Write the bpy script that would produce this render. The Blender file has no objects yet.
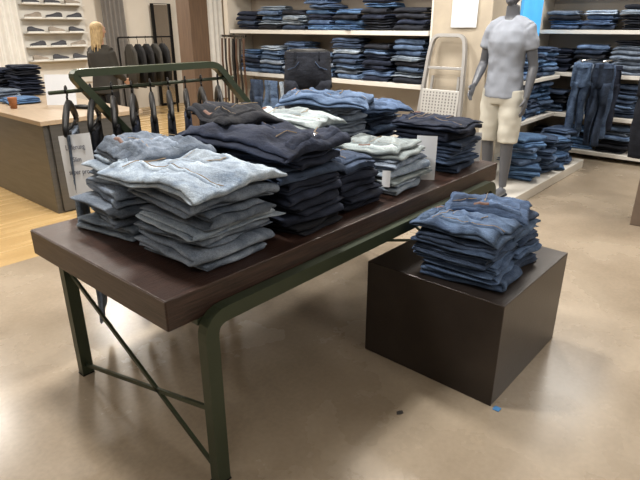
import bpy, bmesh, math, random
from mathutils import Vector, Matrix, noise
C = bpy.context.scene.collection
R = random.Random(7)

def S(r, g, b):
    f = lambda c: (c/255/12.92) if c/255 <= .04045 else ((c/255+.055)/1.055)**2.4
    return (f(r), f(g), f(b), 1)

# ------------------------------------------------------------ materials
def mat(name, col, rough=.5, metal=0., var=.12, scale=8., bump=0., bscale=80., stretch=None, emit=0, spec=None):
    m = bpy.data.materials.new(name); m.use_nodes = True
    nt = m.node_tree; b = nt.nodes['Principled BSDF']
    tc = nt.nodes.new('ShaderNodeTexCoord'); mp = nt.nodes.new('ShaderNodeMapping')
    nt.links.new(tc.outputs['Object'], mp.inputs[0])
    if stretch: mp.inputs['Scale'].default_value = stretch
    n = nt.nodes.new('ShaderNodeTexNoise'); n.inputs['Scale'].default_value = scale; n.inputs['Detail'].default_value = 5
    nt.links.new(mp.outputs[0], n.inputs['Vector'])
    r = nt.nodes.new('ShaderNodeValToRGB')
    r.color_ramp.elements[0].position = .3; r.color_ramp.elements[1].position = .7
    r.color_ramp.elements[0].color = (*[c*(1-var) for c in col[:3]], 1)
    r.color_ramp.elements[1].color = (*[min(1, c*(1+var)) for c in col[:3]], 1)
    nt.links.new(n.outputs[0], r.inputs[0]); nt.links.new(r.outputs[0], b.inputs['Base Color'])
    b.inputs['Roughness'].default_value = rough; b.inputs['Metallic'].default_value = metal
    if spec is not None: b.inputs['Specular IOR Level'].default_value = spec
    if bump:
        n2 = nt.nodes.new('ShaderNodeTexNoise'); n2.inputs['Scale'].default_value = bscale
        nt.links.new(mp.outputs[0], n2.inputs['Vector'])
        bp = nt.nodes.new('ShaderNodeBump'); bp.inputs['Strength'].default_value = bump; bp.inputs['Distance'].default_value = .004
        nt.links.new(n2.outputs[0], bp.inputs['Height']); nt.links.new(bp.outputs[0], b.inputs['Normal'])
    if emit:
        nt.links.new(r.outputs[0], b.inputs['Emission Color']); b.inputs['Emission Strength'].default_value = emit
    return m

def denim(name, dark, light, wash=5.):
    m = bpy.data.materials.new(name); m.use_nodes = True
    nt = m.node_tree; b = nt.nodes['Principled BSDF']; L = nt.links.new
    tc = nt.nodes.new('ShaderNodeTexCoord'); oi = nt.nodes.new('ShaderNodeObjectInfo')
    mp = nt.nodes.new('ShaderNodeMapping'); mp.inputs['Scale'].default_value = (1, 1, 1.6)
    ad = nt.nodes.new('ShaderNodeVectorMath'); ad.operation = 'ADD'
    mu = nt.nodes.new('ShaderNodeMath'); mu.operation = 'MULTIPLY'; mu.inputs[1].default_value = 37
    L(oi.outputs['Random'], mu.inputs[0]); L(tc.outputs['Object'], ad.inputs[0]); L(mu.outputs[0], ad.inputs[1]); L(ad.outputs[0], mp.inputs[0])
    st = nt.nodes.new('ShaderNodeMapping'); st.inputs['Scale'].default_value = (1.6, .8, 1.5); L(mp.outputs[0], st.inputs[0])
    n = nt.nodes.new('ShaderNodeTexNoise'); n.inputs['Scale'].default_value = wash*1.4; n.inputs['Detail'].default_value = 7; n.inputs['Roughness'].default_value = .66; n.inputs['Distortion'].default_value = .5
    L(st.outputs[0], n.inputs['Vector'])
    r = nt.nodes.new('ShaderNodeValToRGB'); r.color_ramp.elements[0].position = .3; r.color_ramp.elements[1].position = .7
    r.color_ramp.elements[0].color = dark; r.color_ramp.elements[1].color = light
    L(n.outputs[0], r.inputs[0])
    f = nt.nodes.new('ShaderNodeTexNoise'); f.inputs['Scale'].default_value = 200; f.inputs['Detail'].default_value = 3
    L(st.outputs[0], f.inputs['Vector'])
    hs = nt.nodes.new('ShaderNodeHueSaturation')
    mr = nt.nodes.new('ShaderNodeMapRange'); mr.inputs[1].default_value = .3; mr.inputs[2].default_value = .7; mr.inputs[3].default_value = .68; mr.inputs[4].default_value = 1.32
    L(f.outputs[0], mr.inputs[0])
    m2 = nt.nodes.new('ShaderNodeMapRange'); m2.inputs[3].default_value = .62; m2.inputs[4].default_value = 1.25
    L(oi.outputs['Random'], m2.inputs[0])
    m3 = nt.nodes.new('ShaderNodeMath'); m3.operation = 'MULTIPLY'; L(mr.outputs[0], m3.inputs[0]); L(m2.outputs[0], m3.inputs[1])
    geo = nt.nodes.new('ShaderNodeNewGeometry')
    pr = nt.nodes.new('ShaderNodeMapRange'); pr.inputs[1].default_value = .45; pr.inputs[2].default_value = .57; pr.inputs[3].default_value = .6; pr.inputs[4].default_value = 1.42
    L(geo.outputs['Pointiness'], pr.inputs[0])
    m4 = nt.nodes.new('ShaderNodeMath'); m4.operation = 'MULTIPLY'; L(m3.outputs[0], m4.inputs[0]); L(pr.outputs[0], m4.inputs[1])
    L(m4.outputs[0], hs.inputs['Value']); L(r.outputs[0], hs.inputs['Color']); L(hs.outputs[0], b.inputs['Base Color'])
    b.inputs['Roughness'].default_value = .9; b.inputs['Specular IOR Level'].default_value = .2
    bp = nt.nodes.new('ShaderNodeBump'); bp.inputs['Strength'].default_value = .65; bp.inputs['Distance'].default_value = .008
    cr = nt.nodes.new('ShaderNodeTexNoise'); cr.inputs['Scale'].default_value = 24; cr.inputs['Detail'].default_value = 5; cr.inputs['Distortion'].default_value = .8
    L(st.outputs[0], cr.inputs['Vector']); L(cr.outputs[0], bp.inputs['Height']); L(bp.outputs[0], b.inputs['Normal'])
    return m

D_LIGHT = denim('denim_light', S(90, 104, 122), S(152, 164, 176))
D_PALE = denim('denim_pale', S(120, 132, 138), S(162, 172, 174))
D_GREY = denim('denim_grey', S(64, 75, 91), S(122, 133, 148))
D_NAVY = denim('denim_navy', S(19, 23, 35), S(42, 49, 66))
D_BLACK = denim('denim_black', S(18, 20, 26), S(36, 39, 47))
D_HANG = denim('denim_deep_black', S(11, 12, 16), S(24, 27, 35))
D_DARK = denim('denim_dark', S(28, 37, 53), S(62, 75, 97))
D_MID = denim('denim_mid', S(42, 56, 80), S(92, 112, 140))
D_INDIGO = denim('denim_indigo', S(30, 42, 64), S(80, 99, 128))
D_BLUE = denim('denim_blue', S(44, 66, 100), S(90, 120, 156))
STITCH = mat('stitch_thread', S(134, 116, 92), .8)
LEATHER = mat('leather_patch', S(84, 52, 38), .6)
GREEN = mat('green_painted_steel', S(56, 65, 50), .4, .35, var=.06)
BLACKP = mat('black_plastic', S(6, 6, 8), .55, spec=.25)
CHROME = mat('chrome', S(200, 200, 200), .2, 1)
ALU = mat('aluminium', S(168, 168, 168), .4, .5, var=.05)
STEPM = mat('ribbed_step', S(182, 182, 180), .5, .3, var=.06)
RIB = mat('tread_groove', S(112, 112, 112), .6)
WHITE = mat('white_laminate', S(210, 207, 200), .4, var=.03)
PAPER = mat('paper', S(210, 215, 222), .7, var=.02)
INK = mat('ink', S(84, 87, 100), .7)
BROWNWOOD = mat('wenge_wood', S(54, 38, 33), .34, var=.75, scale=6, stretch=(1.0, 24, 24), bump=.4, bscale=16)
EDGEWOOD = mat('wenge_edge', S(68, 56, 51), .4, var=.4, scale=6, stretch=(1.0, 1.0, 20), bump=.3, bscale=16)
CUBE = mat('dark_brown_board', S(48, 42, 39), .33, .25, var=.25, scale=4, bump=.1)
COUNTWOOD = mat('oak_veneer', S(156, 138, 116), .4, var=.12, scale=5, stretch=(10, 1, 10))
COUNTGREY = mat('brushed_grey_metal', S(98, 98, 98), .3, .65, var=.12, scale=4, stretch=(1, 1, 12))
MSKIN = mat('mannequin_grey_skin', S(84, 87, 94), .4, var=.05)
TSHIRT = mat('grey_jersey', S(130, 136, 147), .9, var=.05, scale=20, bump=.6, bscale=9)
SHORTS = mat('cream_cotton', S(186, 184, 174), .9, var=.04, bump=.6, bscale=9)
SKIN = mat('skin', S(200, 160, 138), .6, var=.05)
HAIR = mat('blonde_hair', S(178, 154, 114), .7, var=.35, scale=30, stretch=(6, 6, .4), bump=.3, bscale=60)
JACKET = mat('dark_olive_fabric', S(56, 54, 50), .9)
TROUS = mat('black_fabric', S(28, 28, 30), .9)
WALLM = mat('warm_white_plaster', S(205, 198, 186), .8, var=.04, scale=3)
WALLT = mat('taupe_wall', S(160, 150, 138), .8, var=.05, scale=3)
CONC = mat('concrete_column', S(168, 158, 142), .8, var=.1, scale=5, bump=.3)
COLWOOD = mat('brown_column', S(104, 84, 68), .7, var=.15, scale=6, stretch=(8, 8, .6))
FIXT = mat('brown_fixture_board', S(104, 90, 78), .6, var=.12)
SHOE = mat('shoe_dark', S(60, 62, 70), .6, var=.3)
SHOEB = mat('shoe_tan', S(150, 140, 128), .6, var=.3)
RUB = mat('shoe_sole_white', S(220, 220, 215), .6)
BLUEP = mat('blue_backlit_panel', S(70, 150, 205), .4, emit=.9, var=.15, scale=3)
CURT = mat('sheer_curtain', S(214, 212, 206), .9, var=.05, emit=.15)
CURTG = mat('grey_curtain', S(120, 116, 112), .9, var=.08)
GLASSY = mat('mirror_glass', S(190, 186, 180), .08, .9, var=.03)
CEIL = mat('ceiling_paint', S(200, 196, 190), .9, var=.03)
TAPE = mat('blue_tape', S(70, 130, 190), .5)
STAIN = mat('black_tape', S(36, 34, 34), .7)

# ------------------------------------------------------------ mesh helpers
def link(o, parent=None):
    C.objects.link(o)
    if parent is not None: o.parent = parent
    return o
def new(name, me, m=None, parent=None, loc=(0, 0, 0), rz=0, smooth=False):
    o = bpy.data.objects.new(name, me)
    if m is not None and not me.materials: me.materials.append(m)
    if smooth:
        for p in me.polygons: p.use_smooth = True
    link(o, parent); o.location = loc; o.rotation_euler = (0, 0, rz)
    return o
def bmmesh(bm, name='m'):
    bmesh.ops.recalc_face_normals(bm, faces=bm.faces)
    me = bpy.data.meshes.new(name); bm.to_mesh(me); bm.free(); return me
def addbox(bm, x0, x1, y0, y1, z0, z1, bev=0., seg=2):
    r = bmesh.ops.create_cube(bm, size=1)
    vs = r['verts']
    for v in vs: v.co = Vector(((x0+x1)/2+v.co.x*(x1-x0), (y0+y1)/2+v.co.y*(y1-y0), (z0+z1)/2+v.co.z*(z1-z0)))
    if bev:
        es = list({e for v in vs for e in v.link_edges})
        bmesh.ops.bevel(bm, geom=es, offset=bev, segments=seg, profile=.5, affect='EDGES')
def box(name, x0, x1, y0, y1, z0, z1, m, parent=None, bev=.003):
    bm = bmesh.new(); addbox(bm, x0, x1, y0, y1, z0, z1, bev)
    return new(name, bmmesh(bm), m, parent)
def empty(name, loc=(0, 0, 0), rz=0):
    o = bpy.data.objects.new(name, None); o.empty_display_size = .1; C.objects.link(o)
    o.location = loc; o.rotation_euler = (0, 0, rz); return o
def tag(o, label, cat, group=None):
    o['label'] = label; o['category'] = cat
    if group: o['group'] = group
    return o
def struct(o): o['kind'] = 'structure'; return o
def par(o, p):
    o.parent = p
    o.matrix_parent_inverse = (Matrix.Translation(p.location) @ p.rotation_euler.to_matrix().to_4x4()).inverted(); return o

def round_path(pts, rad, n=6):
    pts = [Vector(p) for p in pts]; out = [pts[0]]
    for a, b, c in zip(pts, pts[1:], pts[2:]):
        d1 = (a-b).normalized(); d2 = (c-b).normalized()
        p1 = b+d1*rad; p2 = b+d2*rad
        for i in range(n+1):
            t = i/n; out.append(p1*(1-t)**2+b*2*t*(1-t)+p2*t*t)
    out.append(pts[-1]); return out
def sweep_rect(path, side, a, b):
    side = Vector(side).normalized(); bm = bmesh.new(); rings = []
    for i, p in enumerate(path):
        p = Vector(p)
        t = (Vector(path[min(i+1, len(path)-1)])-Vector(path[max(i-1, 0)])).normalized()
        n = t.cross(side).normalized()
        rings.append([bm.verts.new(p+side*sx*a/2+n*sy*b/2) for sx, sy in ((-1, -1), (1, -1), (1, 1), (-1, 1))])
    for r0, r1 in zip(rings, rings[1:]):
        for k in range(4): bm.faces.new((r0[k], r0[(k+1) % 4], r1[(k+1) % 4], r1[k]))
    bm.faces.new(rings[0]); bm.faces.new(rings[-1][::-1])
    return bmmesh(bm)
def tube(bm, pts, rad, seg=12, flat=1., upv=None):
    pts = [Vector(p) for p in pts]; rings = []
    if not isinstance(rad, (list, tuple)): rad = [rad]*len(pts)
    ref = Vector(upv) if upv else Vector((0, 1, 0))
    for i, p in enumerate(pts):
        t = (pts[min(i+1, len(pts)-1)]-pts[max(i-1, 0)]).normalized()
        u = t.cross(ref)
        if u.length < .05: u = t.cross(Vector((1, 0, 0)))
        u.normalize(); w = u.cross(t).normalized()
        rings.append([bm.verts.new(p+u*math.cos(k*2*math.pi/seg)*rad[i]+w*math.sin(k*2*math.pi/seg)*rad[i]*flat) for k in range(seg)])
    for r0, r1 in zip(rings, rings[1:]):
        for k in range(seg): bm.faces.new((r0[k], r0[(k+1) % seg], r1[(k+1) % seg], r1[k]))
    bm.faces.new(rings[0][::-1]); bm.faces.new(rings[-1])
def loft(bm, rings, seg=24):
    rs = []
    for cx, cy, z, rx, ry in rings:
        rs.append([bm.verts.new((cx+math.cos(k*2*math.pi/seg)*rx, cy+math.sin(k*2*math.pi/seg)*ry, z)) for k in range(seg)])
    for r0, r1 in zip(rs, rs[1:]):
        for k in range(seg): bm.faces.new((r0[k], r0[(k+1) % seg], r1[(k+1) % seg], r1[k]))
    bm.faces.new(rs[0][::-1]); bm.faces.new(rs[-1])
def ball(bm, c, rx, ry, rz, u=16, v=12):
    r = bmesh.ops.create_uvsphere(bm, u_segments=u, v_segments=v, radius=1)
    for q in r['verts']: q.co = Vector((c[0]+q.co.x*rx, c[1]+q.co.y*ry, c[2]+q.co.z*rz))

# ------------------------------------------------------------ folded jeans
def field(x, y, seed):
    return noise.noise((x*7+seed*3.1, y*5, seed))*1.6+.5*noise.noise((x*17, y*10+seed, seed*2.))
def crease(x, y, seed):
    a = seed*1.7; u = x*math.cos(a)+y*math.sin(a); v = -x*math.sin(a)+y*math.cos(a)
    n1 = noise.noise((u*4+seed*5, v*12, seed*1.3)); n2 = noise.noise((v*5+seed, u*13, seed+9)); n3 = noise.noise((x*22, y*22, seed))
    return (1-min(1, abs(n1)*2.6))**1.6+.5*(1-min(1, abs(n2)*3))**1.6+.2*n3-.35
def edgef(x, y, w, d):
    return (abs(x)/(w/2))**4*.5+(abs(y)/(d/2))**4*.5
def topz(x, y, f, z, P, k=0):
    h, n, fs, a, s, w, d, cr, seed, own = P
    return z+(a[0]+(a[1]-a[0])*f)*field(x, y, fs)-(s[0]+(s[1]-s[0])*f)*edgef(x, y, w, d)+cr*f*f*crease(x, y, seed)+own*math.sin(math.pi*f)*noise.noise((x*10, y*10, k*3+seed))
def folded_mesh(P, nx=13, ply=8):
    h, n, fs, a, s, w, d, cr, seed, own = P
    if cr: nx, ply = 46, 32
    rn = random.Random(seed); th = h/n
    xo = [rn.uniform(-.020, .020) for _ in range(n)]; xs = [rn.uniform(.86, 1.0) for _ in range(n)]
    ys = [(-d/2+rn.uniform(0, .036), d/2-rn.uniform(0, .036)) for _ in range(n)]
    flip = rn.random() < .35
    if flip: ys = [(-b, -a_) for a_, b in ys]
    cl = []; endy = 0
    for k in range(n):
        f, bk = ys[k]; r = th/2; zc = th*(k+.5)
        a0, b0 = (bk, f) if (k % 2 == 0) != flip else (f, bk)
        sg = 1 if b0 > a0 else -1
        if k > 0: a0 = endy
        b2 = b0-sg*r
        for i in range(ply+1): cl.append((a0+(b2-a0)*i/ply, zc, k))
        endy = b2
        if k < n-1:
            for ang in (-60, -20, 20, 60): cl.append((b2+sg*r*math.cos(math.radians(ang)), zc+r+r*math.sin(math.radians(ang)), k+(ang+90)/180))
    m = len(cl)
    qs = [(-1, .25), (-.985, .65), (-.955, .9)]+[(-.91+1.82*i/(nx-1), 1) for i in range(nx)]+[(.955, .9), (.985, .65), (1, .25)]
    bm = bmesh.new(); secs = []
    for q, ef in qs:
        top = []; bot = []
        for j, (y, z, k) in enumerate(cl):
            y0, z0, _ = cl[max(j-1, 0)]; y1, z1, _ = cl[min(j+1, m-1)]
            ty, tz = y1-y0, z1-z0; l = math.hypot(ty, tz) or 1; ny, nz = -tz/l, ty/l
            k0 = int(k); k1 = min(k0+1, n-1); fr = k-k0
            ox = xo[k0]*(1-fr)+xo[k1]*fr; sc = xs[k0]*(1-fr)+xs[k1]*fr
            tp = 1-.14*(y/d)*(1 if seed % 2 else -1)
            x = ox+q*w/2*sc*tp+.016*noise.noise((y*9, k*2.3, seed+(5 if q > 0 else 0)))*abs(q)
            ht = th*.46*ef
            if j == 0 or j == m-1: ht *= .4
            yy = y+.028*noise.noise((x*7, k*1.1, seed))*(abs(y)/(d/2))
            def zz(zb): return topz(x, yy, min(1, max(0, zb/h)), zb, P, k)
            top.append(bm.verts.new((x, yy+ny*ht, zz(z+nz*ht))))
            bot.append(bm.verts.new((x, yy-ny*ht, zz(z-nz*ht))))
        secs.append((top, bot))
    for (t0, b0), (t1, b1) in zip(secs, secs[1:]):
        for j in range(m-1):
            bm.faces.new((t0[j], t0[j+1], t1[j+1], t1[j])); bm.faces.new((b0[j], b1[j], b1[j+1], b0[j+1]))
        bm.faces.new((t0[0], t1[0], b1[0], b0[0])); bm.faces.new((t0[-1], b0[-1], b1[-1], t1[-1]))
    for (t, b) in (secs[0], secs[-1]):
        for j in range(m-1): bm.faces.new((t[j], b[j], b[j+1], t[j+1]))
    me = bmmesh(bm, 'folded')
    for p in me.polygons: p.use_smooth = True
    return me
def patch(o, name, x0, x1, y0, y1, P, m, th=.003, taper=0, label=None):
    h, n = P[0], P[1]
    bm = bmesh.new(); nx = max(3, int((x1-x0)/.008)); ny = max(3, int((y1-y0)/.008)); g = {}
    for i in range(nx+1):
        for j in range(ny+1):
            y = y0+(y1-y0)*j/ny; tp = 1-taper*(1-j/ny); xm = (x0+x1)/2
            x = xm+(x0+(x1-x0)*i/nx-xm)*tp
            z = topz(x, y, 1, h-h/n*.04, P)
            edge = i in (0, nx) or j in (0, ny)
            g[i, j] = bm.verts.new((x, y, z+(-.001 if edge else th)))
    for i in range(nx):
        for j in range(ny): bm.faces.new((g[i, j], g[i+1, j], g[i+1, j+1], g[i, j+1]))
    p = new(name, bmmesh(bm), m, o, smooth=True)
    if label: p['label'] = label
    return p

def seamline(o, pts, P, m, r=.0015, name='stitching'):
    h, n = P[0], P[1]; out = []
    for a, b in zip(pts, pts[1:]):
        k = max(2, int(math.hypot(b[0]-a[0], b[1]-a[1])/.012))
        for i in range(k):
            x = a[0]+(b[0]-a[0])*i/k; y = a[1]+(b[1]-a[1])*i/k
            out.append((x, y, topz(x, y, 1, h-h/n*.04, P)+.0065))
    bm = bmesh.new(); tube(bm, out, r, 5); new(name, bmmesh(bm), m, o)

def jeans(loc, rz, w, d, h, m, label, group, seed, fs=None, a=(0, .004), s=(0, 0), n=4, parts=None, cr=0, own=.003):
    fs = seed if fs is None else fs
    P = (h, n, fs, a, s, w, d, cr, seed, own)
    o = new('folded_jeans', folded_mesh(P), m, None, loc); o.rotation_euler = (0, 0, rz)
    tag(o, label, 'jeans', group)
    if parts == 'pocket':      # back of the jeans up, waist at +y
        patch(o, 'back_pocket', -w*.02, w*.34, -d*.14, d*.2, P, m, th=.008, taper=.15)
        seamline(o, [(w*.0, d*.17), (w*.32, d*.17)], P, STITCH, .0022); seamline(o, [(w*.03, -d*.12), (w*.16, -d*.15), (w*.30, -d*.12)], P, STITCH, .0018)
        patch(o, 'waistband', -w*.38, w*.38, d*.34, d*.43, P, m, th=.011)
        patch(o, 'leather_patch', w*.06, w*.26, d*.345, d*.425, P, LEATHER, th=.014, label='dark brown leather waist patch')
        for bx in (-.28, -.02): patch(o, 'belt_loop', w*bx, w*bx+.012, d*.33, d*.44, P, m, th=.017)
        seamline(o, [(-w*.38, d*.27), (0, d*.24), (w*.38, d*.27)], P, STITCH, .0018)
        seamline(o, [(-w*.2, -d*.44), (-w*.2, d*.25)], P, STITCH, .0018); patch(o, 'side_seam', -w*.26, -w*.215, -d*.44, d*.25, P, m, th=.009)
    if parts == 'side':        # waist towards -x
        patch(o, 'waistband', -w*.42, -w*.32, -d*.38, d*.38, P, m, th=.011)
        patch(o, 'leather_patch', -w*.41, -w*.33, -d*.05, d*.14, P, LEATHER, th=.014, label='dark brown leather waist patch')
        patch(o, 'back_pocket', -w*.25, w*.1, -d*.36, -d*.02, P, m, th=.008)
        patch(o, 'back_pocket', -w*.25, w*.1, d*.06, d*.38, P, m, th=.008)
        seamline(o, [(-w*.22, -d*.34), (-w*.22, -d*.04)], P, STITCH, .002); seamline(o, [(-w*.22, d*.36), (-w*.22, d*.08)], P, STITCH, .002)
        seamline(o, [(-w*.28, d*.02), (w*.42, d*.02)], P, STITCH)
    if parts == 'front':       # fly side up, waist at -y
        patch(o, 'waistband', -w*.38, w*.38, -d*.43, -d*.36, P, m, th=.011)
        patch(o, 'fly', -w*.02, w*.05, -d*.36, -d*.1, P, m, th=.008)
        for sx in (-1, 1): seamline(o, [(sx*w*.16, -d*.35), (sx*w*.2, -d*.3), (sx*w*.34, -d*.27)], P, STITCH, .002, 'pocket_opening')
        patch(o, 'button', -w*.02, w*.02, -d*.41, -d*.39, P, CHROME, th=.016)
        seamline(o, [(w*.1, -d*.1), (w*.1, d*.44)], P, STITCH); patch(o, 'side_seam', w*.05, w*.09, -d*.1, d*.44, P, m, th=.009)
    return o

def stack(cx, cy, z0, n, w, d, hh, mats, label, group, seed, rot=0, jit=.016, top='pocket', topm=None, wav=.011, sag=.018, lean=(0, 0), spread=.10):
    rn = random.Random(seed); z = z0
    for i in range(n):
        h = hh*rn.uniform(.76, 1.22); last = i == n-1
        m = topm if (last and topm) else rn.choice(mats)
        f0, f1 = (i/n)**1.3, ((i+1)/n)**1.3
        jeans((cx+lean[0]*i/n+rn.uniform(-jit, jit), cy+lean[1]*i/n+rn.uniform(-jit, jit), z), rot+rn.uniform(-spread, spread),
              w*rn.uniform(.88, 1.06), d*rn.uniform(.88, 1.05), h, m, label, group, seed*50+i, fs=seed,
              a=(wav*f0, wav*f1), s=(sag*f0, sag*f1), n=rn.choice((2, 3, 3)), parts=top if last else None, cr=.008 if (last and top) else 0)
        z += h*1.01
    return z

# ------------------------------------------------------------ room
def floor_mat(name, c0, c1, planks=False):
    m = bpy.data.materials.new(name); m.use_nodes = True; nt = m.node_tree; b = nt.nodes['Principled BSDF']; L = nt.links.new
    tc = nt.nodes.new('ShaderNodeTexCoord')
    n = nt.nodes.new('ShaderNodeTexNoise'); n.inputs['Scale'].default_value = 1.2; n.inputs['Detail'].default_value = 10; n.inputs['Roughness'].default_value = .58
    mp = nt.nodes.new('ShaderNodeMapping'); L(tc.outputs['Object'], mp.inputs[0]); L(mp.outputs[0], n.inputs['Vector'])
    r = nt.nodes.new('ShaderNodeValToRGB'); r.color_ramp.elements[0].position = .28; r.color_ramp.elements[1].position = .75
    r.color_ramp.elements[0].color = c0; r.color_ramp.elements[1].color = c1
    L(n.outputs[0], r.inputs[0])
    if planks: mp.inputs['Scale'].default_value = (.8, 8, 1)
    f = nt.nodes.new('ShaderNodeTexNoise'); f.inputs['Scale'].default_value = 45; f.inputs['Detail'].default_value = 6
    L(tc.outputs['Object'], f.inputs['Vector'])
    mr = nt.nodes.new('ShaderNodeMapRange'); mr.inputs[1].default_value = .3; mr.inputs[2].default_value = .7; mr.inputs[3].default_value = .93; mr.inputs[4].default_value = 1.06
    L(f.outputs[0], mr.inputs[0]); hs = nt.nodes.new('ShaderNodeHueSaturation'); L(mr.outputs[0], hs.inputs['Value']); L(r.outputs[0], hs.inputs['Color'])
    L(hs.outputs[0], b.inputs['Base Color'])
    rr = nt.nodes.new('ShaderNodeMapRange'); rr.inputs[1].default_value = .3; rr.inputs[2].default_value = .7; rr.inputs[3].default_value = .2; rr.inputs[4].default_value = .32
    L(n.outputs[0], rr.inputs[0]); L(rr.outputs[0], b.inputs['Roughness'])
    b.inputs['Specular IOR Level'].default_value = .45
    return m
FLOOR = floor_mat('polished_concrete', S(134, 121, 104), S(169, 156, 138))
WFLOOR = floor_mat('oak_floor', S(170, 140, 94), S(198, 170, 122), True)
def slab(name, x0, x1, y0, y1, z0, z1, m):
    return struct(box(name, x0, x1, y0, y1, z0, z1, m, bev=0))
slab('floor', -4, 9, -5, 2.67, -.1, 0, FLOOR)
slab('floor_wood', -4, 9, 2.67, 9.2, -.1, 0, WFLOOR)
slab('ceiling', -4, 9, -5, 9.2, 3.2, 3.3, CEIL)
slab('wall_left', -4, 9, 9.0, 9.1, 0, 3.2, WALLM)
slab('wall_right', -4, 9, -5.1, -5, 0, 3.2, WALLM)
slab('wall_near', -4.1, -4, -5, 9.2, 0, 3.2, WALLM)
slab('wall_back', 4.62, 4.74, 1.45, 4.7, 0, 3.2, WALLT)
slab('wall_side', 4.62, 7.1, 1.40, 1.45, 0, 3.2, WALLM)
slab('wall_far', 7.0, 7.1, -5, 1.40, 0, 3.2, WALLT)
slab('wall_far_left', 8.2, 8.3, 1.45, 9.0, 0, 3.2, WALLT)
struct(box('wall_column', 4.2, 4.62, .95, 1.56, 0, 3.2, CONC, bev=.01))
struct(box('wall_post', 3.95, 4.25, 5.1, 5.4, 0, 3.2, COLWOOD, bev=.005))
struct(box('trim_1', 4.2, 4.62, 4.62, 4.7, 0, 3.2, WALLM, bev=.003))

# ------------------------------------------------------------ table
T = tag(empty('display_table', (1.2, .49, 0)), 'long display table with dark brown wood top and green steel frame', 'table')
par(box('table_top', 0, 2.43, 0, .98, .69, .80, BROWNWOOD, bev=.004), T)
par(box('end_edge', -.003, .0, .003, .977, .693, .797, EDGEWOOD, bev=.001), T)
for yy in (-.028, 1.008):
    path = round_path([(.13, yy, .004), (.13, yy, .695), (2.31, yy, .695), (2.31, yy, .004)], .075)
    par(new('leg_frame', sweep_rect(path, (0, 1, 0), .045, .055), GREEN), T)
for xx in (.13, 2.31):
    for p, q in (((xx, 1.0, .56), (xx, -.02, .03)), ((xx, 1.0, .05), (xx, -.02, .32))):
        par(new('brace', sweep_rect([p, q], (1, 0, 0), .012, .018), GREEN), T)
    par(box('cross_rail', xx-.02, xx+.02, 0, .98, .665, .69, GREEN), T)
    for yy in (-.028, 1.008):
        par(box('foot_pad', xx-.03, xx+.03, yy-.026, yy+.026, 0, .006, BLACKP, bev=.001), T)

# ------------------------------------------------------------ plinth
K = box('display_plinth', -.385, .385, -.355, .355, 0, .51, CUBE, bev=.004)
K.location = (1.585, -.265, 0); K.rotation_euler = (0, 0, -.01)
tag(K, 'low dark brown box plinth on the concrete floor', 'display plinth')
bm = bmesh.new()
vs = [bm.verts.new((math.cos(a)*r, math.sin(a)*r, z)) for z in (0, .002) for a, r in ((0, .018), (1, .012), (2, .016), (3, .022), (4.2, .012), (5.2, .015))]
bm.faces.new(vs[6:]); bm.faces.new(vs[:6][::-1])
for i in range(6): bm.faces.new((vs[i], vs[(i+1) % 6], vs[6+(i+1) % 6], vs[6+i]))
tag(new('tape_scrap', bmmesh(bm), STAIN, None, (.895, -.331, 0)), 'small dark scrap stuck to the concrete floor', 'scrap')
tag(box('tape_strip', 1.185, 1.215, -.66, -.63, 0, .004, TAPE, bev=.001), 'small piece of blue tape at the plinth corner', 'tape')

# ------------------------------------------------------------ stacks on the table
G = 'folded jeans on the display table'; TB = .802
LW = 'light wash folded blue jeans stacked on the dark wood table'
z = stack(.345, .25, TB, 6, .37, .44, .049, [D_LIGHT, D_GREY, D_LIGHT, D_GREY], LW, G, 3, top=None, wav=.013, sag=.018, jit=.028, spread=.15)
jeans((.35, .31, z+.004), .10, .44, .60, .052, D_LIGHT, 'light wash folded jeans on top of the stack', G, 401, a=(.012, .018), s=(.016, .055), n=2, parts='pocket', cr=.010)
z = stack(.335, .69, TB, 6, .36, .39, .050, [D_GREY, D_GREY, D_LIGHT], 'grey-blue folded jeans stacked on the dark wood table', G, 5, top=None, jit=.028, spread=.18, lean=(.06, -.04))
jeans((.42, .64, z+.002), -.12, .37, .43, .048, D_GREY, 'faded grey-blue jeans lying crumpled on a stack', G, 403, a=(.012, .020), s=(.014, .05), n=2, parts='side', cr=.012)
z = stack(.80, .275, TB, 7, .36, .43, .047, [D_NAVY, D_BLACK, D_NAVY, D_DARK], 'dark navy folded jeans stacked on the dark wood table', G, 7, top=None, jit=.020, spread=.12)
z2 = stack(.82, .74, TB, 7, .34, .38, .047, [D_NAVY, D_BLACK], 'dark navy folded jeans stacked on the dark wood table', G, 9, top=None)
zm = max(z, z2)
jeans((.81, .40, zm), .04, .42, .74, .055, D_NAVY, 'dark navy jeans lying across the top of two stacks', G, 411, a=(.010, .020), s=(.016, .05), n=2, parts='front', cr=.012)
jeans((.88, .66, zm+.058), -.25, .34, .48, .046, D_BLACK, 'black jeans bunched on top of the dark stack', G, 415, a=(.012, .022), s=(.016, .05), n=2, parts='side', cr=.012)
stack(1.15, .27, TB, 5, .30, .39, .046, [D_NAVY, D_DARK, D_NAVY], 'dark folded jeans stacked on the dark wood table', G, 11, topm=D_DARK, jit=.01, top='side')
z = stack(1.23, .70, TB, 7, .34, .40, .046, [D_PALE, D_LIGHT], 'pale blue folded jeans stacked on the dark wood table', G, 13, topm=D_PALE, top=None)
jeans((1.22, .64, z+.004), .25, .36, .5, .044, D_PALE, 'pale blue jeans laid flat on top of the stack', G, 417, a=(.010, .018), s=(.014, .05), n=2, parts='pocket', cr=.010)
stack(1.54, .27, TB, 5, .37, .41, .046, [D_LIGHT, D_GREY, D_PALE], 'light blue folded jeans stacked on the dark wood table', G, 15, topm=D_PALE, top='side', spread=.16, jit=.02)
z = stack(1.66, .74, TB, 8, .35, .40, .047, [D_MID, D_GREY, D_DARK], 'mid blue folded jeans stacked on the dark wood table', G, 17, top=None)
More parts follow.
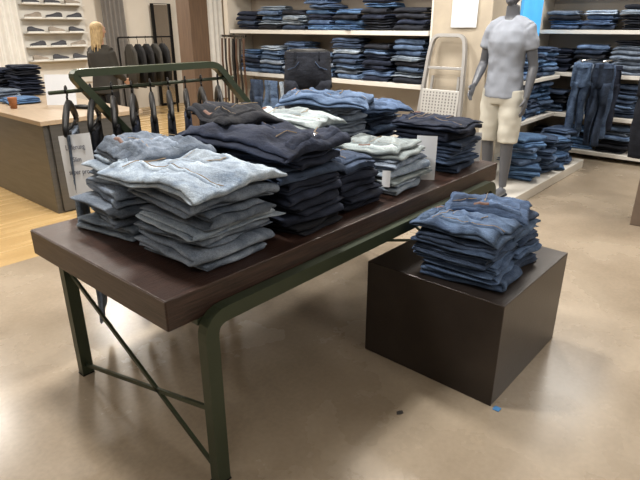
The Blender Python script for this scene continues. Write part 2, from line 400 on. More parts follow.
jeans((1.62, .72, z+.005), .5, .38, .54, .050, D_MID, 'washed blue jeans laid loosely on top of a stack', G, 421, a=(.012, .022), s=(.016, .06), n=2, parts='pocket', cr=.012)
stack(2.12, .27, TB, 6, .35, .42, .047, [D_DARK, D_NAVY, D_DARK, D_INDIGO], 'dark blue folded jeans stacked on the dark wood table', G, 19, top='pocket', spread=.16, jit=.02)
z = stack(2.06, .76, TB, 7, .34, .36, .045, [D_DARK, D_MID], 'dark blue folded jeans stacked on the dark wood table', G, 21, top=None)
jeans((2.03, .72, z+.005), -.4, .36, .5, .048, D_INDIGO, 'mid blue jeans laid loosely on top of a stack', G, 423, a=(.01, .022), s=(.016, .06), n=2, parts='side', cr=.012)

G2 = 'folded jeans on the low plinth'
z = stack(1.39, -.33, .512, 6, .29, .42, .035, [D_INDIGO, D_DARK, D_INDIGO, D_GREY], 'blue folded jeans stacked on the dark plinth', G2, 23, rot=.10, top=None, jit=.020, wav=.014, sag=.02, spread=.2)
jeans((1.40, -.32, z+.003), .02, .31, .45, .046, D_MID, 'mid blue jeans folded on the plinth stack', G2, 431, a=(.010, .020), s=(.012, .055), n=2, parts='pocket', cr=.012)
z = stack(1.68, -.33, .512, 7, .27, .42, .037, [D_DARK, D_INDIGO, D_DARK, D_MID], 'blue folded jeans stacked on the dark plinth', G2, 25, rot=-.06, top=None, jit=.020, wav=.014, sag=.02, spread=.2)
jeans((1.66, -.29, z+.003), .35, .31, .44, .048, D_INDIGO, 'mid blue jeans lying askew on the plinth stack', G2, 433, a=(.01, .022), s=(.012, .055), n=2, parts='side', cr=.012)

# ------------------------------------------------------------ hanging rail
RY = 1.27; BZ = 1.31
HR = tag(empty('clothes_rail', (1.0, RY, 0)), 'green steel clothes rail with slanted uprights behind the table', 'clothes rail')
path = round_path([(.95, RY, 0), (.95, RY, .73), (.413, RY, 1.39), (1.27, RY, 1.39), (1.89, RY, .73), (1.89, RY, 0)], .05)
par(new('rail_frame', sweep_rect(path, (0, 1, 0), .05, .035), GREEN), HR)
bm = bmesh.new(); tube(bm, [(.30, RY, BZ), (1.40, RY, BZ)], .009)
par(new('hanging_bar', bmmesh(bm), GREEN, smooth=True), HR)

def trousers_mesh(seed=0, L=1.0, wd=.19, dp=.05, fold=.02):
    bm = bmesh.new(); rings = []
    for i in range(9):
        t = i/8; rings.append((0, 0, -t*.26, wd*(.92+.13*t), dp*(1+.4*math.sin(t*3))))
    loft(bm, rings[::-1], 28)
    for s in (-1, 1):
        rings = []
        for i in range(17):
            t = i/16; z = -.2-t*(L-.2)
            rings.append((s*wd*(.52-.05*t)+.008*math.sin(t*9+seed), .012*math.sin(t*6+seed*s), z, wd*(.5-.12*t), dp*(1.1-.25*t)))
        loft(bm, rings[::-1], 20)
    for v in bm.verts:
        a = noise.noise((v.co.x*18, v.co.y*18+seed, v.co.z*5)); v.co.y += a*fold; v.co.x += a*fold*.4
    me = bmmesh(bm, 'trousers')
    for p in me.polygons: p.use_smooth = True
    return me
def waistband_mesh(wd=.19, dp=.05):
    bm = bmesh.new(); loft(bm, [(0, 0, -.045, wd*.96, dp*1.13), (0, 0, 0, wd*.955, dp*1.1), (0, 0, .004, wd*.93, dp*.95)], 28); return bmmesh(bm)
def hanger(x, y, z, rz, group='hangers on the clothes rail', lab='black plastic clothes hanger on the green rail'):
    E = tag(empty('clothes_hanger', (x, y, z), rz), lab, 'hanger', group)
    bm = bmesh.new()
    pts = [(-.225, 0, -.175), (-.20, 0, -.150), (-.14, 0, -.112), (-.07, 0, -.080), (0, 0, -.066), (.07, 0, -.080), (.14, 0, -.112), (.20, 0, -.150), (.225, 0, -.175)]
    tube(bm, pts, [.014, .023, .026, .025, .023, .025, .026, .023, .014], 14, flat=.55)
    for s in (-1, 1): tube(bm, [(s*.13, 0, -.12), (s*.13, 0, -.185)], .005, 8); tube(bm, [(s*.13, -.012, -.185), (s*.13, .012, -.185)], .014, 8, upv=(1, 0, 0))
    tube(bm, [(-.19, 0, -.16), (0, 0, -.172), (.19, 0, -.16)], .007, 8)
    new('hanger_arms', bmmesh(bm), BLACKP, E, smooth=True)
    bm = bmesh.new()
    pts = [(0, 0, -.06), (0, 0, -.035)]+[(.024*math.sin(a), 0, -.008-.024*math.cos(a)) for a in [math.radians(k) for k in range(0, 281, 28)]]
    tube(bm, pts, .005, 8)
    new('hanger_hook', bmmesh(bm), BLACKP, E, smooth=True)
    return E
hx = [(.38, D_GREY), (.50, D_HANG), (.61, D_HANG), (.72, D_NAVY), (.83, D_HANG), (.94, D_HANG), (1.05, D_NAVY), (1.16, D_HANG), (1.28, D_HANG)]
for i, (x, m) in enumerate(hx):
    rz = math.pi/2-.55+R.uniform(-.05, .05)
    hanger(x, RY, BZ+.009, rz)
    o = new('hanging_jeans', trousers_mesh(i, L=.98 if i == 0 else .9, wd=.185, dp=.016, fold=.006), m, None, (x, RY, BZ-.18), rz)
    tag(o, ('grey-blue' if i == 0 else 'dark')+' jeans hanging from a black hanger', 'jeans', 'jeans on the clothes rail')
    new('waistband', waistband_mesh(.185, .018), m, o)

def text(body, size, parent, loc, rot, m=INK):
    cu = bpy.data.curves.new('lettering', 'FONT'); cu.body = body; cu.size = size; cu.align_x = 'CENTER'; cu.align_y = 'CENTER'; cu.extrude = .0003
    tmp = bpy.data.objects.new('tmp', cu); C.objects.link(tmp)
    dg = bpy.context.evaluated_depsgraph_get(); dg.update()
    me = bpy.data.meshes.new_from_object(tmp.evaluated_get(dg)); me.materials.clear(); me.materials.append(m)
    bpy.data.objects.remove(tmp)
    o = bpy.data.objects.new('lettering', me); C.objects.link(o); o.parent = parent; o.location = loc; o.rotation_euler = rot; return o
def paper(name, loc, w, h, rz, tilt, label, lines=None, size=.02, bow=.006, roll=0):
    bm = bmesh.new(); nx = 6; vs = {}
    for i in range(nx+1):
        for j in range(5):
            for k in (0, 1):
                x = -w/2+w*i/nx; vs[i, j, k] = bm.verts.new((x, .0012*k-bow*math.sin(i/nx*math.pi), h*j/4))
    for i in range(nx):
        for j in range(4):
            bm.faces.new((vs[i, j, 0], vs[i+1, j, 0], vs[i+1, j+1, 0], vs[i, j+1, 0])); bm.faces.new((vs[i, j, 1], vs[i, j+1, 1], vs[i+1, j+1, 1], vs[i+1, j, 1]))
    for j in range(4):
        for i in (0, nx): bm.faces.new((vs[i, j, 0], vs[i, j+1, 0], vs[i, j+1, 1], vs[i, j, 1]))
    for i in range(nx):
        for j in (0, 4): bm.faces.new((vs[i, j, 0], vs[i, j, 1], vs[i+1, j, 1], vs[i+1, j, 0]))
    o = new(name, bmmesh(bm), PAPER, None, loc); o.rotation_euler = (tilt, roll, rz); tag(o, label, 'sign')
    for k, l in enumerate(lines or []):
        text(l, size, o, (0, -bow-.002, h*.80-k*size*1.7), (math.pi/2, 0, 0))
    return o
paper('paper_sign', (.29, 1.06, .86), .20, .285, -math.pi/2+.3, -.12, 'white paper sign with grey lettering hung on the clothes rail', lines=['Lieferung', 'Slim', 'super pro'], size=.033, bow=.003, roll=-.16)
paper('paper_card', (1.78, .14, .80), .11, .24, -math.pi/2+.5, -.12, 'white paper card standing between jeans stacks')
paper('paper_card', (2.36, .14, .80), .09, .18, -math.pi/2+.5, -.1, 'small white paper card at the table end')
paper('paper_card', (1.34, .10, .86), .04, .08, -math.pi/2+.5, -.25, 'small white price tag hanging between jeans stacks')

# ------------------------------------------------------------ counter
CT = tag(empty('sales_counter', (1.6, 4.6, 0)), 'sales counter with pale wood top and grey metal front', 'counter')
par(box('counter_body', 1.15, 2.05, 3.52, 6.4, 0, .80, COUNTGREY, bev=.004), CT)
par(box('countertop', 1.12, 2.1, 3.48, 6.45, .80, .84, COUNTWOOD, bev=.004), CT)
par(box('side_panel', 1.2, 2.0, 3.495, 3.52, .02, .8, COUNTGREY, bev=.002), CT)
paper('paper_sign', (1.72, 4.35, .84), .3, .3, -math.pi/2+.75, -.15, 'large white paper sign standing on the sales counter')
bm = bmesh.new(); loft(bm, [(0, 0, 0, .03, .03), (0, 0, .1, .042, .042), (0, 0, .105, .044, .044), (0, 0, .103, .038, .038), (0, 0, .02, .028, .028)], 20)
tag(new('paper_cup', bmmesh(bm), mat('brown_cardboard', S(150, 96, 60), .7), None, (1.30, 4.47, .84), smooth=True), 'brown paper cup on the sales counter', 'cup')
bm = bmesh.new(); addbox(bm, -.05, .05, -.09, .09, 0, .03, .008); addbox(bm, -.035, .035, .0, .075, .03, .034, .001)
tag(new('card_terminal', bmmesh(bm), BLACKP, None, (1.75, 3.95, .84), .4), 'black card terminal on the sales counter', 'card terminal')

# ------------------------------------------------------------ low-res shelf jeans
VAR = {}
CN = {D_LIGHT: 'light wash', D_PALE: 'pale', D_GREY: 'grey-blue', D_NAVY: 'dark navy', D_BLACK: 'black', D_DARK: 'dark blue', D_MID: 'mid blue', D_BLUE: 'bright blue', D_INDIGO: 'indigo'}
SHH = .053
def shelf_jeans(x, y, z, rz, m, group, label):
    k = (m.name, R.randrange(4))
    if k not in VAR:
        me = folded_mesh((SHH, R.choice((2, 3)), 1, (.006, .008), (.003, .014), .36, .31, 0, 900+len(VAR), .006), nx=6, ply=3); me.materials.append(m); VAR[k] = me
    o = bpy.data.objects.new('folded_jeans', VAR[k]); C.objects.link(o); o.location = (x, y, z+.008); o.rotation_euler = (0, 0, rz)
    tag(o, label, 'jeans', group)
def shelf_row(p0, p1, z, step, nn, cols, rz, group, where, jit=.022, sp=.15):
    p0 = Vector(p0); p1 = Vector(p1); L = (p1-p0).length; n = max(1, round(L/step))
    for i in range(n):
        p = p0+(p1-p0)*((i+.5)/n); m = R.choice(cols); k = R.randint(*nn)
        for j in range(k):
            mm = m if R.random() < .5 else R.choice(cols)
            shelf_jeans(p.x+R.uniform(-jit, jit), p.y+R.uniform(-jit, jit), z+j*(SHH+.002), rz+R.uniform(-sp, sp), mm, group, CN[mm]+' folded jeans stacked on '+where)
SH = tag(empty('wall_shelf_unit', (4.4, 3.1, 0)), 'white wall shelving filled with folded jeans', 'shelving')
for z in (.46, .98, 1.50, 2.02):
    par(box('shelf_board', 4.2, 4.61, 1.6, 4.6, z, z+.045, WHITE), SH)
par(box('side_panel', 4.22, 4.61, 1.565, 1.59, 0, 2.3, WHITE), SH)
DK = [D_DARK, D_NAVY, D_MID, D_BLACK, D_BLUE, D_GREY, D_BLACK, D_INDIGO, D_MID, D_LIGHT]
shelf_row((4.38, 1.65, 0), (4.38, 4.5, 0), 1.025, .38, (5, 8), DK, -math.pi/2, 'jeans on the wall shelving', 'white wall shelf', sp=.2)
shelf_row((4.38, 1.65, 0), (4.38, 4.5, 0), 1.545, .38, (4, 6), DK, -math.pi/2, 'jeans on the wall shelving', 'white wall shelf', sp=.2)
SR = tag(empty('wall_shelf_unit', (6.7, -.5, 0)), 'white wall shelving with stacked trousers in the far corner', 'shelving')
for z in (.06, .50, 1.0, 1.50, 2.0):
    par(box('shelf_board', 6.58, 6.99, -1.3, 1.38, z, z+.045, WHITE), SR)
par(box('side_panel', 6.6, 6.99, -1.32, -1.3, 0, 2.3, WHITE), SR)
for z, nn in ((.105, (4, 6)), (.545, (5, 7)), (1.045, (5, 7)), (1.545, (4, 5))):
    shelf_row((6.77, .1, 0), (6.77, 1.35, 0), z, .40, nn, DK+[D_GREY, D_BLACK], -math.pi/2, 'jeans on the far corner shelving', 'white corner shelf')
SS = tag(empty('wall_shelf_unit', (5.6, 1.2, 0)), 'white wall shelving with bright blue jeans behind the mannequin', 'shelving')
for z in (.52, .98):
    par(box('shelf_board', 4.66, 6.5, 1.02, 1.395, z, z+.04, WHITE), SS)
for z in (.56, 1.02):
    shelf_row((4.85, 1.21, 0), (6.45, 1.21, 0), z, .40, (4, 7), [D_BLUE, D_MID, D_BLUE, D_DARK], 0, 'jeans behind the mannequin', 'white wall shelf')
PF = box('display_platform', 3.80, 6.1, .46, .92, 0, .10, WHITE, bev=.006)
tag(PF, 'low white display platform under the mannequin', 'platform')
PF2 = box('display_platform', 4.66, 6.1, .925, 1.39, 0, .10, WHITE, bev=.006); tag(PF2, 'low white display platform under the wall shelf', 'platform')
shelf_row((4.62, .70, 0), (6.0, .70, 0), .10, .36, (5, 8), [D_BLUE, D_MID, D_INDIGO], 0, 'jeans on the low platform', 'the low white platform', sp=.5, jit=.05)
BP = box('light_panel', 5.92, 6.52, 1.36, 1.395, 1.2, 2.6, BLUEP); tag(BP, 'tall bright blue illuminated wall panel', 'light panel')
paper('paper_sign', (4.185, 1.22, 1.58), .26, .4, -math.pi/2, 0, 'blank white sheet sign fixed to the concrete column')

shelf_row((1.50, 4.65, 0), (1.50, 6.3, 0), .842, .4, (1, 2), [D_MID, D_GREY, D_BLUE], -math.pi/2, 'jeans on the sales counter', 'the sales counter', sp=.2)
shelf_row((1.87, 5.3, 0), (1.87, 6.35, 0), .842, .5, (4, 6), [D_BLACK, D_NAVY], -math.pi/2, 'dark jeans on the sales counter', 'the sales counter', sp=.1)

# belts hanging in front of the shelf end
BL = tag(empty('belt_rack', (4.05, 4.35, 0)), 'slim black stand with leather belts hanging beside the wall shelf', 'belt stand')
bm = bmesh.new(); tube(bm, [(4.05, 4.35, .02), (4.05, 4.35, 1.5)], .014); tube(bm, [(4.05, 4.35, 0), (4.05, 4.35, .02)], .18, 26); tube(bm, [(4.05, 4.12, 1.47), (4.05, 4.58, 1.47)], .012, 12, upv=(1, 0, 0))
par(new('stand_frame', bmmesh(bm), BLACKP), BL)
BELT = mat('brown_belt_leather', S(74, 50, 36), .5); BELT2 = mat('black_belt_leather', S(24, 22, 22), .5)
for i in range(7):
    y = 4.14+i*.07
    L = .85+.06*math.sin(i*2.3)
    o = new('belt', sweep_rect([(0, 0, 0), (-.012, 0, -L*.3), (.008, 0, -L*.7), (0, 0, -L)], (0, 1, 0), .034, .006), (BELT, BELT2)[i % 2], None, (4.03, y, 1.44))
    tag(o, ('brown', 'black')[i % 2]+' leather belt hanging from the slim stand', 'belt', 'belts on the stand')
    new('belt_buckle', sweep_rect([(0, -.02, 0), (0, .02, 0), (0, .02, .045), (0, -.02, .045), (0, -.02, 0)], (1, 0, 0), .006, .006), CHROME, o)

# ------------------------------------------------------------ step ladder leaning on the column
LD = tag(empty('step_ladder', (3.96, 1.33, 0)), 'folded aluminium step ladder with ribbed steps leaning on the column', 'ladder')
LD.rotation_euler = (0, .115, 0)
def hw(z): return .275-.095*z/1.5
path = round_path([(0, -hw(0), .0), (0, -hw(1.36), 1.36), (0, -hw(1.36)+.03, 1.52), (0, hw(1.36)-.03, 1.52), (0, hw(1.36), 1.36), (0, hw(0), 0)], .07)
new('side_rails', sweep_rect(path, (1, 0, 0), .045, .030), ALU, LD)
for z in (.25, .48):
    bm = bmesh.new(); addbox(bm, -.03, .03, -hw(z)+.012, hw(z)-.012, z, z+.035, .004)
    new('step', bmmesh(bm), STEPM, LD)
bm = bmesh.new(); addbox(bm, -.03, .0, -hw(.9)+.015, hw(.9)-.015, .70, 1.02, .006); new('top_platform', bmmesh(bm), STEPM, LD)
bm = bmesh.new()
for k in range(10):
    for j in range(11):
        yy = -hw(.9)+.045+j*(2*hw(.9)-.09)/10
        addbox(bm, -.033, -.029, yy-.006, yy+.006, .722+k*.029, .738+k*.029)
new('tread_perforation', bmmesh(bm), RIB, LD)
bm = bmesh.new(); addbox(bm, -.012, .012, -hw(1.2)+.01, hw(1.2)-.01, 1.21, 1.235, .003); new('cross_bar', bmmesh(bm), ALU, LD)
for s in (-1, 1):
    new('rear_leg', sweep_rect([(.055, s*.2, 0.0), (.04, s*.14, 1.15)], (1, 0, 0), .02, .022), ALU, LD)

# ------------------------------------------------------------ hip form with black jeans
HF = tag(empty('hip_form', (2.45, 1.62, 0), math.radians(-49)), 'trouser display form wearing black jeans on a metal stand', 'mannequin')
bm = bmesh.new()
loft(bm, [(0, 0, 1.0, .19, .12), (0, 0, 1.1, .185, .125), (0, 0, 1.22, .17, .115), (0, 0, 1.36, .155, .10), (0, 0, 1.42, .16, .105), (0, 0, 1.43, .12, .07)], 28)
new('hip_body', bmmesh(bm), BLACKP, HF, smooth=True)
me = trousers_mesh(3, L=.98, wd=.185, dp=.115, fold=.012)
o = new('black_jeans', me, D_BLACK, HF, (0, 0, 1.405))
bm = bmesh.new(); loft(bm, [(0, 0, 0, .178, .13), (0, 0, .045, .176, .128), (0, 0, .047, .15, .1)], 32); new('waistband', bmmesh(bm), D_BLACK, o, (0, 0, -.04))
for s in (-1, 1):
    bm = bmesh.new(); tube(bm, [(s*.06, -.152, -.06), (s*.09, -.148, -.10), (s*.15, -.11, -.12)], .004, 6); new('pocket_seam', bmmesh(bm), D_DARK, o)
    bm = bmesh.new(); addbox(bm, s*.09-.006, s*.09+.006, -.135, -.118, -.045, .012, .002); new('belt_loop', bmmesh(bm), D_BLACK, o)
bm = bmesh.new(); tube(bm, [(0, 0, .02), (0, 0, 1.1)], .015); tube(bm, [(0, 0, 0), (0, 0, .02)], .16, 28); new('stand', bmmesh(bm), CHROME, HF)

# ------------------------------------------------------------ figures
def remesh_obj(name, bm, m, parent, vox=.009, sm=4):
    o = new(name, bmmesh(bm), m, parent, smooth=True)
    r = o.modifiers.new('r', 'REMESH'); r.mode = 'VOXEL'; r.voxel_size = vox; r.use_smooth_shade = True
    s = o.modifiers.new('s', 'SMOOTH'); s.iterations = sm; s.factor = .5
    return o
def hand(bm, wrist, side, d=(0, -.15, -1)):
    w = Vector(wrist); dr = Vector(d).normalized()
    fw = Vector((0, -1, 0)); fw = (fw-dr*fw.dot(dr)).normalized(); lat = dr.cross(fw)
    tube(bm, [w-dr*.02, w+dr*.03, w+dr*.07, w+dr*.095], [.022, .034, .038, .033], 12, flat=.45, upv=lat)
    for k, (off, L) in enumerate(((.028, .070), (.010, .080), (-.009, .075), (-.027, .058))):
        b = w+dr*.085+fw*off
        pal = Vector((-side, 0, 0))
        tube(bm, [b, b+dr*L*.45, b+dr*L*.8+pal*.008, b+dr*L+pal*.018], [.0095, .0088, .0082, .006], 8)
    b = w+dr*.03+fw*.028
    tube(bm, [b, b+dr*.03+fw*.025, b+dr*.058+fw*.03+Vector((-side*.012, 0, 0))], [.012, .0105, .008], 8)
def body_bm(arms, legs=((.11, 0), (-.11, 0)), female=False):
    bm = bmesh.new(); k = .9 if female else 1
    loft(bm, [(0, 0, .84, .13, .10), (0, 0, .90, .168, .118), (0, 0, .98, .160, .110), (0, 0, 1.08, .138*k, .098), (0, -.005, 1.2, .148*k, .106), (0, -.012, 1.32, .168*k, .12), (0, 0, 1.40, .165*k, .105), (0, .005, 1.45, .12*k, .085), (0, .01, 1.49, .075, .065), (0, .01, 1.53, .058, .056)], 32)
    tube(bm, [(0, .012, 1.46), (0, .0, 1.60)], [.062, .054], 16)
    for s in (-1, 1): tube(bm, [(0, .01, 1.47), (s*.09, .008, 1.455), (s*.165, .0, 1.415)], [.055, .05, .052], 14)
    ball(bm, (0, -.008, 1.715), .074, .094, .108); ball(bm, (0, .012, 1.74), .077, .09, .085); ball(bm, (0, -.045, 1.64), .048, .045, .04)
    tube(bm, [(0, -.098, 1.725), (0, -.112, 1.695), (0, -.12, 1.68)], [.009, .011, .014], 10)
    ball(bm, (0, -.098, 1.655), .024, .01, .008); ball(bm, (0, -.088, 1.625), .02, .015, .014)
    for s in (-1, 1):
        ball(bm, (s*.078, .01, 1.70), .011, .02, .032); ball(bm, (s*.03, -.092, 1.74), .022, .012, .008); ball(bm, (s*.045, -.07, 1.69), .022, .02, .02)
    for s, (sh, el, wr) in zip((-1, 1), arms):
        tube(bm, [(s*.10, 0, 1.41), sh, Vector(sh).lerp(Vector(el), .3), Vector(sh).lerp(Vector(el), .7), el, Vector(el).lerp(Vector(wr), .3), wr],
             [.05, .056*k, .053*k, .043*k, .04*k, .041*k, .026], 16)
        hand(bm, wr, s, Vector(wr)-Vector(el)+Vector((0, -.02, -.05)))
    for s, (fx, fy) in zip((1, -1), legs):
        tube(bm, [(s*.085, 0, .93), (s*.095, 0, .82), (s*.105+(fx-s*.11)*.3, fy*.3, .66), (s*.11+(fx-s*.11)*.6, fy*.5-.01, .50), (fx, fy*.8+.01, .34), (fx, fy+.02, .09)],
             [.09, .088, .074, .056, .052, .034], 18)
        tube(bm, [(fx, fy+.05, .035), (fx, fy, .045), (fx, fy-.08, .036), (fx+s*.01, fy-.15, .025), (fx+s*.012, fy-.185, .018)], [.032, .04, .042, .042, .022], 14, flat=1, upv=(0, 0, 1))
    for v in bm.verts:
        if v.co.z < .0: v.co.z = 0
    return bm
arms = [((-.175, 0, 1.405), (-.235, .02, 1.14), (-.195, -.17, .97)), ((.175, 0, 1.405), (.228, .05, 1.13), (.235, -.02, .88))]
MN = tag(empty('mannequin', (4.02, .69, .10), math.radians(-96)), 'grey male mannequin in grey t-shirt and cream shorts', 'mannequin')
MN.scale = (1.0, 1.0, 1.035)
remesh_obj('mannequin_body', body_bm(arms, ((.11, -.02), (-.11, .05))), MSKIN, MN, .0075, 3)
def shirt_bm(arms, g=.012, hem=.87, sleeve=.5, k=1.):
    bm = bmesh.new()
    loft(bm, [(0, 0, hem, .178+g*.4, .124+g*.4), (0, 0, .93, .166+g, .116+g), (0, 0, 1.08, .143*k+g, .104+g), (0, -.005, 1.2, .149*k+g, .108+g), (0, -.012, 1.32, .168*k+g, .122+g), (0, 0, 1.40, .168*k+g, .108+g), (0, .005, 1.45, .125*k+g, .088+g*.6), (0, .01, 1.485, .08+g*.3, .07+g*.3)], 36)
    for s, (sh, el, wr) in zip((-1, 1), arms):
        sh, el, wr = Vector(sh), Vector(el), Vector(wr)
        tube(bm, [(0, .01, 1.465), (s*.09, .008, 1.458), (s*.165, .0, 1.418)], [.062, .06, .064], 14)
        if sleeve <= 1: tube(bm, [(s*.10, 0, 1.41), sh, sh.lerp(el, .25), sh.lerp(el, sleeve)], [.06, .066*k, .067*k, .063*k], 16)
        else: tube(bm, [(s*.10, 0, 1.41), sh, sh.lerp(el, .5), el, el.lerp(wr, .5), wr], [.06, .066*k, .062*k, .056*k, .048*k, .04], 16)
    return bm
def drape(o, st=.012, sc=.12):
    t = bpy.data.textures.new('cloth_folds', 'CLOUDS'); t.noise_scale = sc; t.noise_depth = 0
    d = o.modifiers.new('d', 'DISPLACE'); d.texture = t; d.strength = st; d.mid_level = .40; d.texture_coords = 'LOCAL'
drape(remesh_obj('t_shirt', shirt_bm(arms), TSHIRT, MN, .0085, 4), .018, .08)
bm = bmesh.new()
loft(bm, [(0, 0, .82, .14, .11), (0, 0, .88, .176, .128), (0, 0, .98, .168, .120), (0, 0, 1.02, .156, .112)], 32)
for s, fy in ((1, -.02), (-1, .05)):
    tube(bm, [(s*.085, 0, .93), (s*.093, 0, .80), (s*.102, fy*.3, .62), (s*.108, fy*.5, .49)], [.098, .102, .093, .088], 20)
drape(remesh_obj('shorts', bm, SHORTS, MN, .0085, 4), .014, .08)
bm = bmesh.new(); tube(bm, [(0, 0, -.0), (0, 0, .004)], .15, 30); tube(bm, [(.05, .1, 0), (.05, .1, .35), (.1, .05, .40)], .008, 10)
new('support_base', bmmesh(bm), CHROME, MN)

arms = [((-.165, 0, 1.395), (-.20, -.02, 1.13), (-.15, -.22, 1.02)), ((.165, 0, 1.395), (.20, -.02, 1.13), (.14, -.22, 1.02))]
PR = tag(empty('person', (2.95, 5.72, 0), math.radians(110)), 'woman with blonde hair in dark olive top standing behind the counter', 'person')
PR.scale = (.96, .96, .90)
remesh_obj('person_body', body_bm(arms, female=True), SKIN, PR, .009, 3)
remesh_obj('jacket', shirt_bm(arms, g=.026, hem=.84, sleeve=2, k=1.0), JACKET, PR, .01, 2)
bm = bmesh.new(); loft(bm, [(0, 0, .82, .15, .11), (0, 0, .88, .182, .13), (0, 0, .95, .18, .125)], 28)
for s in (1, -1): tube(bm, [(s*.085, 0, .93), (s*.095, 0, .80), (s*.11, 0, .5), (s*.11, .015, .10)], [.1, .1, .07, .055], 18)
remesh_obj('trousers', bm, TROUS, PR, .01, 2)
bm = bmesh.new(); ball(bm, (0, .022, 1.742), .083, .094, .086)
for i in range(15):
    a = math.radians(-5+i*13.6); x, y = math.cos(a)*.070, .025+math.sin(a)*.066
    l = 1.46+.05*math.sin(i*2.4)
    tube(bm, [(x*.7, y*.9, 1.78), (x*1.05, y, 1.68), (x*.90+.008*math.sin(i*3), y+.015, 1.58), (x*.95+.012*math.sin(i*5), y+.035, l)], [.024, .020, .016, .006], 10)
remesh_obj('hair', bm, HAIR, PR, .006, 1)

# ------------------------------------------------------------ far left: shoes, window, mirror, jackets
struct(box('window_1', 2.3, 3.15, 8.96, 9.0, .3, 2.7, mat('window_glow', S(225, 228, 232), .3, emit=.8), bev=.002))
def curtain(x0, x1, y, z0, z1, m, label, waves=9, amp=.03):
    bm = bmesh.new(); n = waves*8; a = []
    for i in range(n+1):
        t = i/n; x = x0+(x1-x0)*t; yy = y+amp*math.sin(t*waves*2*math.pi)
        a.append([bm.verts.new((x, yy, z1)), bm.verts.new((x, yy+.01*math.sin(t*30), z0)), bm.verts.new((x, yy+.006, z1)), bm.verts.new((x, yy+.006+.01*math.sin(t*30), z0))])
    for p, q in zip(a, a[1:]):
        bm.faces.new((p[0], p[1], q[1], q[0])); bm.faces.new((p[2], q[2], q[3], p[3]))
    tag(new('curtain', bmmesh(bm), m, None, smooth=True), label, 'curtain')
curtain(2.2, 3.25, 8.85, .02, 2.8, CURT, 'sheer white curtain hanging in front of the window')
curtain(4.75, 5.2, 8.85, .02, 2.6, CURTG, 'grey fitting room curtain hanging to the floor', 5)
curtain(6.45, 7.6, 8.85, .02, 2.6, CURT, 'pale fitting room curtain hanging to the floor', 9)
SB = tag(empty('shoe_rack', (3.8, 8.9, 0)), 'white wall rack of thin shelves displaying shoes', 'shelving')
par(box('back_panel', 3.28, 4.45, 8.97, 9.0, .6, 2.4, WHITE), SB)
def shoe_mesh():
    bm = bmesh.new()
    loft2 = [(-.13, .03, .07), (-.10, .038, .085), (-.05, .038, .085), (0, .038, .065), (.06, .044, .05), (.11, .04, .042), (.14, .02, .03)]
    rs = []
    for x, w, h in loft2: rs.append([bm.verts.new((x, math.cos(a)*w, .015+max(0, math.sin(a))*h)) for a in [k*math.pi/8 for k in range(9)]])
    for r0, r1 in zip(rs, rs[1:]):
        for k in range(8): bm.faces.new((r0[k], r0[k+1], r1[k+1], r1[k]))
        bm.faces.new((r0[0], r1[0], r1[8], r0[8]))
    bm.faces.new(rs[0]); bm.faces.new(rs[-1][::-1]); up = bmmesh(bm)
    bm = bmesh.new(); rs = []
    for x, w, h in loft2: rs.append([bm.verts.new(p) for p in ((x*1.03, -w*1.05, 0), (x*1.03, w*1.05, 0), (x*1.03, w*1.05, .02), (x*1.03, -w*1.05, .02))])
    for r0, r1 in zip(rs, rs[1:]):
        for k in range(4): bm.faces.new((r0[k], r0[(k+1) % 4], r1[(k+1) % 4], r1[k]))
    bm.faces.new(rs[0]); bm.faces.new(rs[-1][::-1]); so = bmmesh(bm); so.materials.append(RUB)
    return up, so
UP, SO = shoe_mesh(); UP2 = UP.copy(); UP.materials.append(SHOE); UP2.materials.append(SHOEB)
for zi, z in enumerate((1.02, 1.25, 1.48, 1.71, 1.94)):
    par(box('shelf_board', 3.32, 4.4, 8.80, 8.97, z-.015, z, WHITE, bev=.001), SB)
    for k in range(3):
        u = UP if (k+zi) % 3 else UP2
        o = bpy.data.objects.new('shoe', u); C.objects.link(o); o.location = (3.5+k*.36, 8.88, z+.001); o.rotation_euler = (0, 0, R.uniform(-.1, .1)+(math.pi if zi % 2 else 0))
        tag(o, ('dark' if u == UP else 'tan')+' low shoe with white sole on the wall rack', 'shoe', 'shoes on the wall rack')
        s = bpy.data.objects.new('sole', SO); C.objects.link(s); s.parent = o
MR = tag(empty('standing_mirror', (6.05, 8.85, 0)), 'tall mirror with black frame against the wall', 'mirror')
par(new('mirror_frame', sweep_rect([(5.85, 8.9, .03), (5.85, 8.9, 2.0), (6.25, 8.9, 2.0), (6.25, 8.9, .03), (5.85, 8.9, .03)], (0, 1, 0), .05, .05), BLACKP), MR)
par(box('mirror_pane', 5.87, 6.23, 8.9, 8.915, .05, 1.98, GLASSY, bev=.001), MR)
JR = tag(empty('garment_rack', (5.0, 7.9, 0)), 'black metal rack with dark jackets', 'clothes rail')
par(new('rack_frame', sweep_rect(round_path([(4.45, 7.9, 0), (4.45, 7.9, 1.4), (5.55, 7.9, 1.4), (5.55, 7.9, 0)], .04), (0, 1, 0), .025, .025), BLACKP), JR)
def jacket_mesh():
    bm = bmesh.new()
    loft(bm, [(0, 0, -.75, .17, .045), (0, 0, -.5, .16, .04), (0, 0, -.2, .16, .04), (0, 0, -.08, .15, .04), (0, 0, -.02, .08, .035), (0, 0, 0, .05, .03)], 24)
    for s in (-1, 1): tube(bm, [(s*.11, 0, -.06), (s*.17, 0, -.15), (s*.20, 0, -.4), (s*.19, 0, -.65)], [.045, .045, .04, .034], 12, flat=.7)
    for v in bm.verts: v.co.y += .02*noise.noise(v.co*10)
    me = bmmesh(bm)
    for p in me.polygons: p.use_smooth = True
    return me
JM = jacket_mesh(); JM.materials.append(TROUS); JM2 = JM.copy(); JM2.materials.clear(); JM2.materials.append(JACKET)
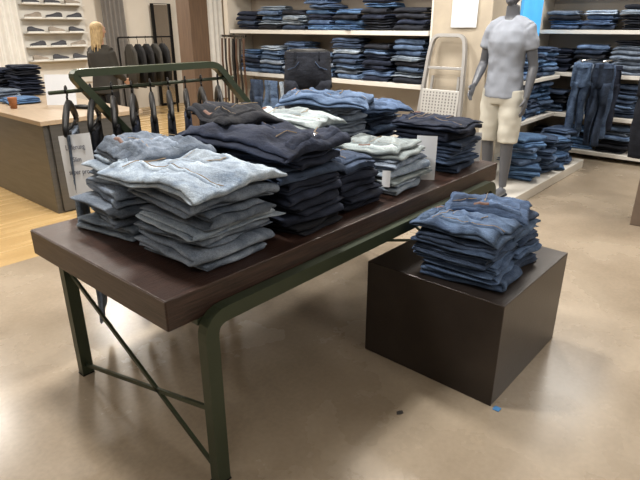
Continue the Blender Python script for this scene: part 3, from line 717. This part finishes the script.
for i in range(5):
    x = 4.66+i*.17
    o = bpy.data.objects.new('hanging_jacket', JM if i % 3 else JM2); C.objects.link(o); o.location = (x, 7.9, 1.285); o.rotation_euler = (0, 0, math.pi/2-.1)
    tag(o, ('black' if i % 3 else 'olive')+' jacket hanging from the garment rack', 'jacket', 'jackets on the garment rack')
    bm = bmesh.new(); tube(bm, [(0, 0, -.03), (0, 0, .06), (.02, 0, .10), (0, 0, .132), (-.02, 0, .115)], .005, 8)
    new('hanger_hook', bmmesh(bm), BLACKP, o)

# ------------------------------------------------------------ hanging jeans at the right and under the shelf
def hang(x, y, z, rz, m, L, lab, seed, grp, wd=.17, dp=.03, fold=.03):
    o = new('hanging_jeans', trousers_mesh(seed, L=L, wd=wd, dp=dp, fold=fold), m, None, (x, y, z), rz); tag(o, lab, 'jeans', grp)
    new('waistband', waistband_mesh(wd, dp), m, o)
E = tag(empty('jeans_rack', (6.3, .6, 1.2)), 'chrome bars reaching out from the corner shelf with hanging jeans', 'clothes rail')
for yy, cols, L in ((.60, (D_MID, D_GREY, D_DARK), .82), (.38, (D_DARK, D_INDIGO, D_NAVY), .90)):
    bm = bmesh.new(); tube(bm, [(5.85, yy, 1.23), (6.58, yy, 1.23)], .010); par(new('rail_bar', bmmesh(bm), CHROME, smooth=True), E)
    for i, m in enumerate(cols):
        hang(5.92+i*.20, yy+.03*(i % 2), 1.205-.02*i, -math.pi/2+.3*(-1)**i, m, L-.08*i, CN[m]+' jeans hanging bunched from a chrome bar', 20+i+int(yy*10), 'jeans on the chrome bars', wd=.10, dp=.045, fold=.06)
FX = tag(empty('trouser_fixture', (4.55, -.52, 0)), 'brown board fixture with a rail of dark trousers', 'clothes rail')
par(box('fixture_base', 4.25, 4.55, -.78, -.48, 0, .62, FIXT, bev=.006), FX)
bm = bmesh.new(); tube(bm, [(4.40, -.63, .6), (4.40, -.63, 1.30)], .014); tube(bm, [(4.25, -.63, 1.30), (5.25, -.63, 1.30)], .011, 12, upv=(0, 0, 1)); par(new('fixture_rail', bmmesh(bm), CHROME, smooth=True), FX)
for i, (x, m) in enumerate(((4.72, D_BLACK), (4.88, D_NAVY), (5.04, D_GREY), (5.2, D_BLACK))):
    hang(x, -.45, 1.27, math.pi/2-.25, m, .80, CN[m]+' trousers hanging from the fixture rail', 30+i, 'trousers on the brown fixture', wd=.23)
for i in range(3):
    hang(4.08, 3.45+i*.27, .95, -math.pi/2, [D_LIGHT, D_MID, D_DARK][i], .85, 'jeans hanging open below the wall shelf', 40+i, 'jeans hanging below the wall shelf', wd=.12)

# ------------------------------------------------------------ lights
def area(x, y, z, s, p, col=(1, .945, .87)):
    l = bpy.data.lights.new('ceiling_light', 'AREA'); l.energy = p; l.size = s; l.color = col
    o = bpy.data.objects.new('ceiling_light', l); C.objects.link(o); o.location = (x, y, z)
for x, y, p, s in [(.3, .9, 72, .3), (1.9, .9, 72, .3), (1.2, -3.2, 30, 1.2), (-1.8, -1.8, 27, 1.2), (-1.6, 1.8, 22, 1.2), (3.8, -2.6, 34, 1.0), (3.2, 2.2, 60, .4), (5.4, -1.9, 60, .8), (5.9, .2, 60, .9), (1.2, 3.0, 46, .4), (.5, 5.5, 85, .5), (3, 6.5, 85, .4), (5.5, 6.8, 85, .4), (3.4, .6, 50, .4)]:
    area(x, y, 3.1, s, p)
w = bpy.data.worlds.new('world'); bpy.context.scene.world = w; w.use_nodes = True
w.node_tree.nodes['Background'].inputs[0].default_value = (.8, .85, .9, 1); w.node_tree.nodes['Background'].inputs[1].default_value = .4
bpy.context.scene.view_settings.view_transform = 'Standard'
cam = bpy.data.cameras.new('camera'); cam.lens = 30.375; cam.sensor_width = 36
co = bpy.data.objects.new('camera', cam); C.objects.link(co)
co.location = (-.807, -1.339, 1.6); co.rotation_euler = (math.radians(68.3), 0, math.radians(-49))
bpy.context.scene.camera = co
